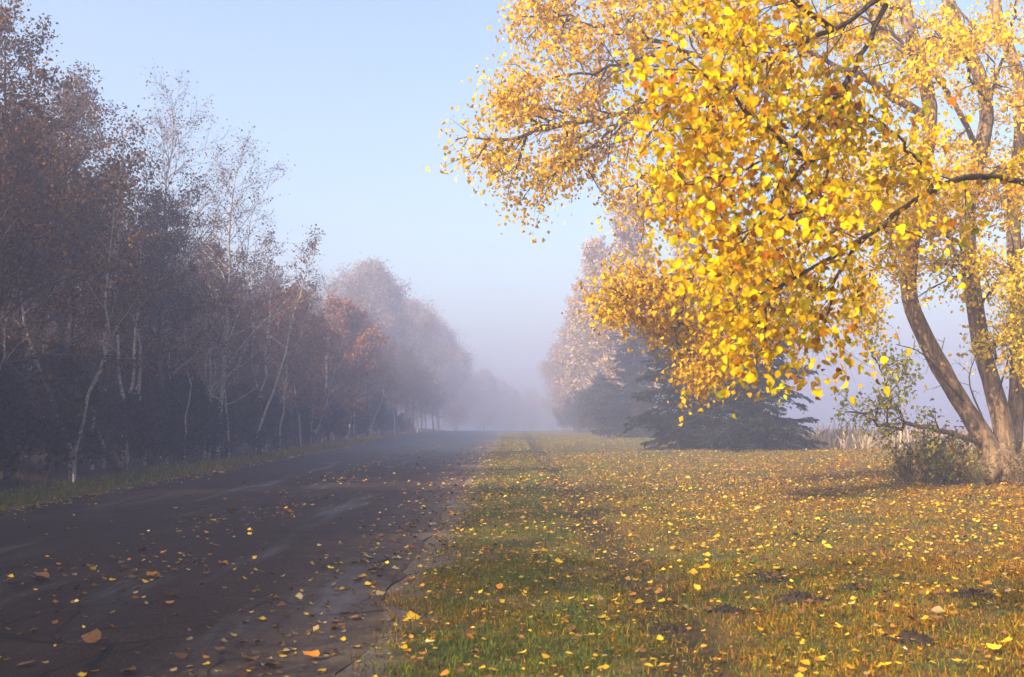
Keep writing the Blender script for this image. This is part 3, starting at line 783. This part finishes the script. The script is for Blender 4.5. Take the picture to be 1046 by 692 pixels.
# pale birches behind the spruces, fading down the road
RB = [make_tree('birch_tree', 95 + k, 9.6, .10, .16, 28, .27, .7, 8, 6, .42, 4, .11, PNK, [3, 3, 2, 2], M_twig, 'x', 'tree', 'golden birches right of the road', trunkmat=M_birch) for k in range(2)]
rbs = [(6.2, 58, 1.26, 'tall feathery golden birch rising behind the hazy bluish spruce'), (8.8, 52, 1.1, 'golden birch behind the large dark spruce'), (5.8, 72, 1.25, 'hazy buff birch next down the road from the tallest one'),
       (8.6, 74, 1.3, 'pale birch set back from the road in fog'), (5.8, 88, 1.2, 'very faint buff birch second from the end of the row'), (6.2, 104, 1.25, 'faintest birch at the end of the row on the right'), (12, 58, 1.05, 'golden birch at the right behind the large spruce, low in fog')]
for k, (x, y, s, lb) in enumerate(rbs):
    o = RB[k] if k < 2 else copy_tree(RB[k % 2])
    place(o, x, y, k * 1.7); o.scale = (s, s, s); o['label'] = lb

# ------------------------------------------------------------------ weeds round the poplar
def weed(seed, H, n, cols):
    r = np.random.default_rng(seed); H *= 1.35; root = empty('tall_weed', (0, 0, 0), 'x', 'weed', 'tall weeds at the foot of the golden poplar')
    T = Tubes(); A = []
    for _ in range(n):
        az = r.uniform(0, 6.28); d = np.array([.35 * math.cos(az), .35 * math.sin(az), 1])
        p = limb(r, np.array([r.normal(0, .07), r.normal(0, .07), -.02]), d, H * r.uniform(.5, 1.1), 6, .10, -.02)
        T.add(p, np.linspace(.007, .002, 6), 4)
        for q in range(5):
            i = r.integers(1, 5); b = limb(r, p[i], side_dir(r, unit(p[i + 1] - p[i]), .7), .22 * H, 3, .15, .05); T.add(b, [.003, .002, .001], 3); A += [b[1], b[2]]
        A += list(p[1:])
    T.build('stems', M_twig, root)
    leaves('leaves', r, A, 2, .07, .05, cols, [3, 2, 2, 1], M_brown, root, (QUAD[0] * np.array([.55, 1, 1]), QUAD[1]), .2)
    return root
WC = [(.09, .115, .020), (.17, .16, .03), (.22, .11, .03), (.36, .24, .04)]
WD = [weed(101, .85, 12, WC), weed(102, .6, 10, WC), weed(103, .7, 10, [(.17, .10, .04), (.10, .09, .03), (.24, .15, .05), (.3, .2, .06)])]
wsp = [(945, 502, 1.0), (965, 505, 1.1), (985, 503, .7), (925, 498, .8), (1005, 508, .5), (1030, 508, .55), (1052, 506, .7), (955, 494, 1.15), (968, 495, 1.0), (1075, 500, 1.0), (918, 492, .7), (1040, 512, .55), (995, 512, .5)]
wl = ['tall green weed at the left of the clump by the poplar, front row', 'tallest green weed in the middle of the clump by the poplar', 'browned weed right of the middle of the clump by the poplar',
      'green weed second from the left end of the clump by the poplar', 'low green weed in front of the foot of the leaning trunk', 'low browned weed in front of the two upright poplar trunks',
      'green weed at the right edge of the picture beside the poplar', 'tall weed in the back row of the clump, left of its middle', 'browned tall weed in the back row, under the leaning trunk',
      'weed to the right of the poplar just outside the picture', 'short weed at the extreme left end of the clump by the poplar', 'very short browned weed nearest the viewer before the poplar', 'very short green weed before the leaning trunk']
for k, (px, py, s) in enumerate(wsp):
    D = 17.2 - (py - 498) * .09; x = (px - 523) / FPX * D
    o = WD[k] if k < 3 else copy_tree(WD[k % 3])
    place(o, x, D, k * 1.3); o.scale = (s, s, s)
    o['label'] = wl[k]

# dry stalks at the edge of the field
r = np.random.default_rng(120); n = 9000
x = 7.5 + 26 * r.random(n); y = 33.5 + 5 * r.random(n) + .0 * x
T = []; h = .5 * np.exp(r.normal(0, .25, n)) * (.8 + .35 * wob(x, y, .9)); az = r.random(n) * 6.28; ln = r.normal(0, .35, n)
B = np.stack([x, y, gz(x, y) - .02], 1); sd = np.stack([np.cos(az), np.sin(az), 0 * x], 1) * .018
tip = B + np.stack([np.cos(az * 3) * ln * h, np.sin(az * 3) * ln * h, h], 1)
V = np.stack([B - sd, B + sd, tip + sd * .9, tip - sd * .9], 1).reshape(-1, 3)
tag(new_mesh('dry_stalks', V, np.arange(4 * n), np.full(n, 4), M_grass, None, np.repeat(palette(r, n, [(.42, .30, .19), (.50, .38, .25), (.30, .20, .12)], [2, 2, 1]), 4, 0)),
    'pale buff dry stalks along the edge of the field', 'dry stalks', kind='stuff')

# ------------------------------------------------------------------ air, light, camera
def box(name, lo, hi, mat):
    v = [(x, y, z) for x in (lo[0], hi[0]) for y in (lo[1], hi[1]) for z in (lo[2], hi[2])]
    f = [0, 1, 3, 2, 4, 6, 7, 5, 0, 4, 5, 1, 2, 3, 7, 6, 0, 2, 6, 4, 1, 5, 7, 3]
    return new_mesh(name, np.array(v, float), f, [4] * 6, mat)
m, t, N, L, out = nt('fog')
pv = N.new('ShaderNodeVolumePrincipled'); pv.inputs['Color'].default_value = (.69, .735, .985, 1)
HAZE = .0090
pv.inputs['Density'].default_value = HAZE; pv.inputs['Anisotropy'].default_value = .4
L.new(pv.outputs[0], out.inputs['Volume'])
h = box('haze', (-240, -70, -5.8), (240, 240, 14), m)
tag(h, 'pale blue morning fog filling the air over road and trees', 'fog', kind='stuff')
h.display_type = 'WIRE'

ELEV, AZ = math.radians(32), math.radians(40)     # sun from behind left
ts = Vector((-math.cos(AZ) * math.cos(ELEV), -math.sin(AZ) * math.cos(ELEV), math.sin(ELEV)))
sun = bpy.data.lights.new('sun', 'SUN'); sun.energy = 5.0; sun.angle = math.radians(.5); sun.color = (1, .85, .61)
so = bpy.data.objects.new('sun', sun); COL.objects.link(so); so.rotation_euler = ts.to_track_quat('Z', 'Y').to_euler(); so.location = (-20, -20, 30)
w = bpy.data.worlds.new('World'); SC.world = w; w.use_nodes = True
N = w.node_tree.nodes; bg = N['Background']; bg.inputs['Strength'].default_value = .15
sk = N.new('ShaderNodeTexSky'); sk.sky_type = 'NISHITA'; sk.sun_disc = False; sk.sun_elevation = ELEV; sk.dust_density = 4.0; sk.ozone_density = .4
sk.sun_rotation = math.atan2(ts.x, ts.y)
w.node_tree.links.new(sk.outputs[0], bg.inputs['Color'])

cam = bpy.data.cameras.new('camera'); co = bpy.data.objects.new('camera', cam); COL.objects.link(co)
cam.sensor_width = 36; cam.lens = FPX / 1046 * 36; co.location = (0, 0, CAM_Z); co.rotation_euler = (math.pi / 2 + PITCH, 0, 0)
cam.clip_start = .05; cam.clip_end = 2000
cam.dof.use_dof = True; cam.dof.focus_distance = 13; cam.dof.aperture_fstop = 4.0
SC.camera = co
SC.view_settings.view_transform = 'Standard'; SC.view_settings.look = 'None'; SC.view_settings.gamma = 1; SC.view_settings.exposure = 1.18
SC.view_settings.use_curve_mapping = False
SC.render.engine = 'CYCLES'
cy = SC.cycles
cy.max_bounces = 8; cy.diffuse_bounces = 3; cy.glossy_bounces = 2; cy.transmission_bounces = 4; cy.volume_bounces = 2; cy.transparent_max_bounces = 8
cy.use_denoising = True
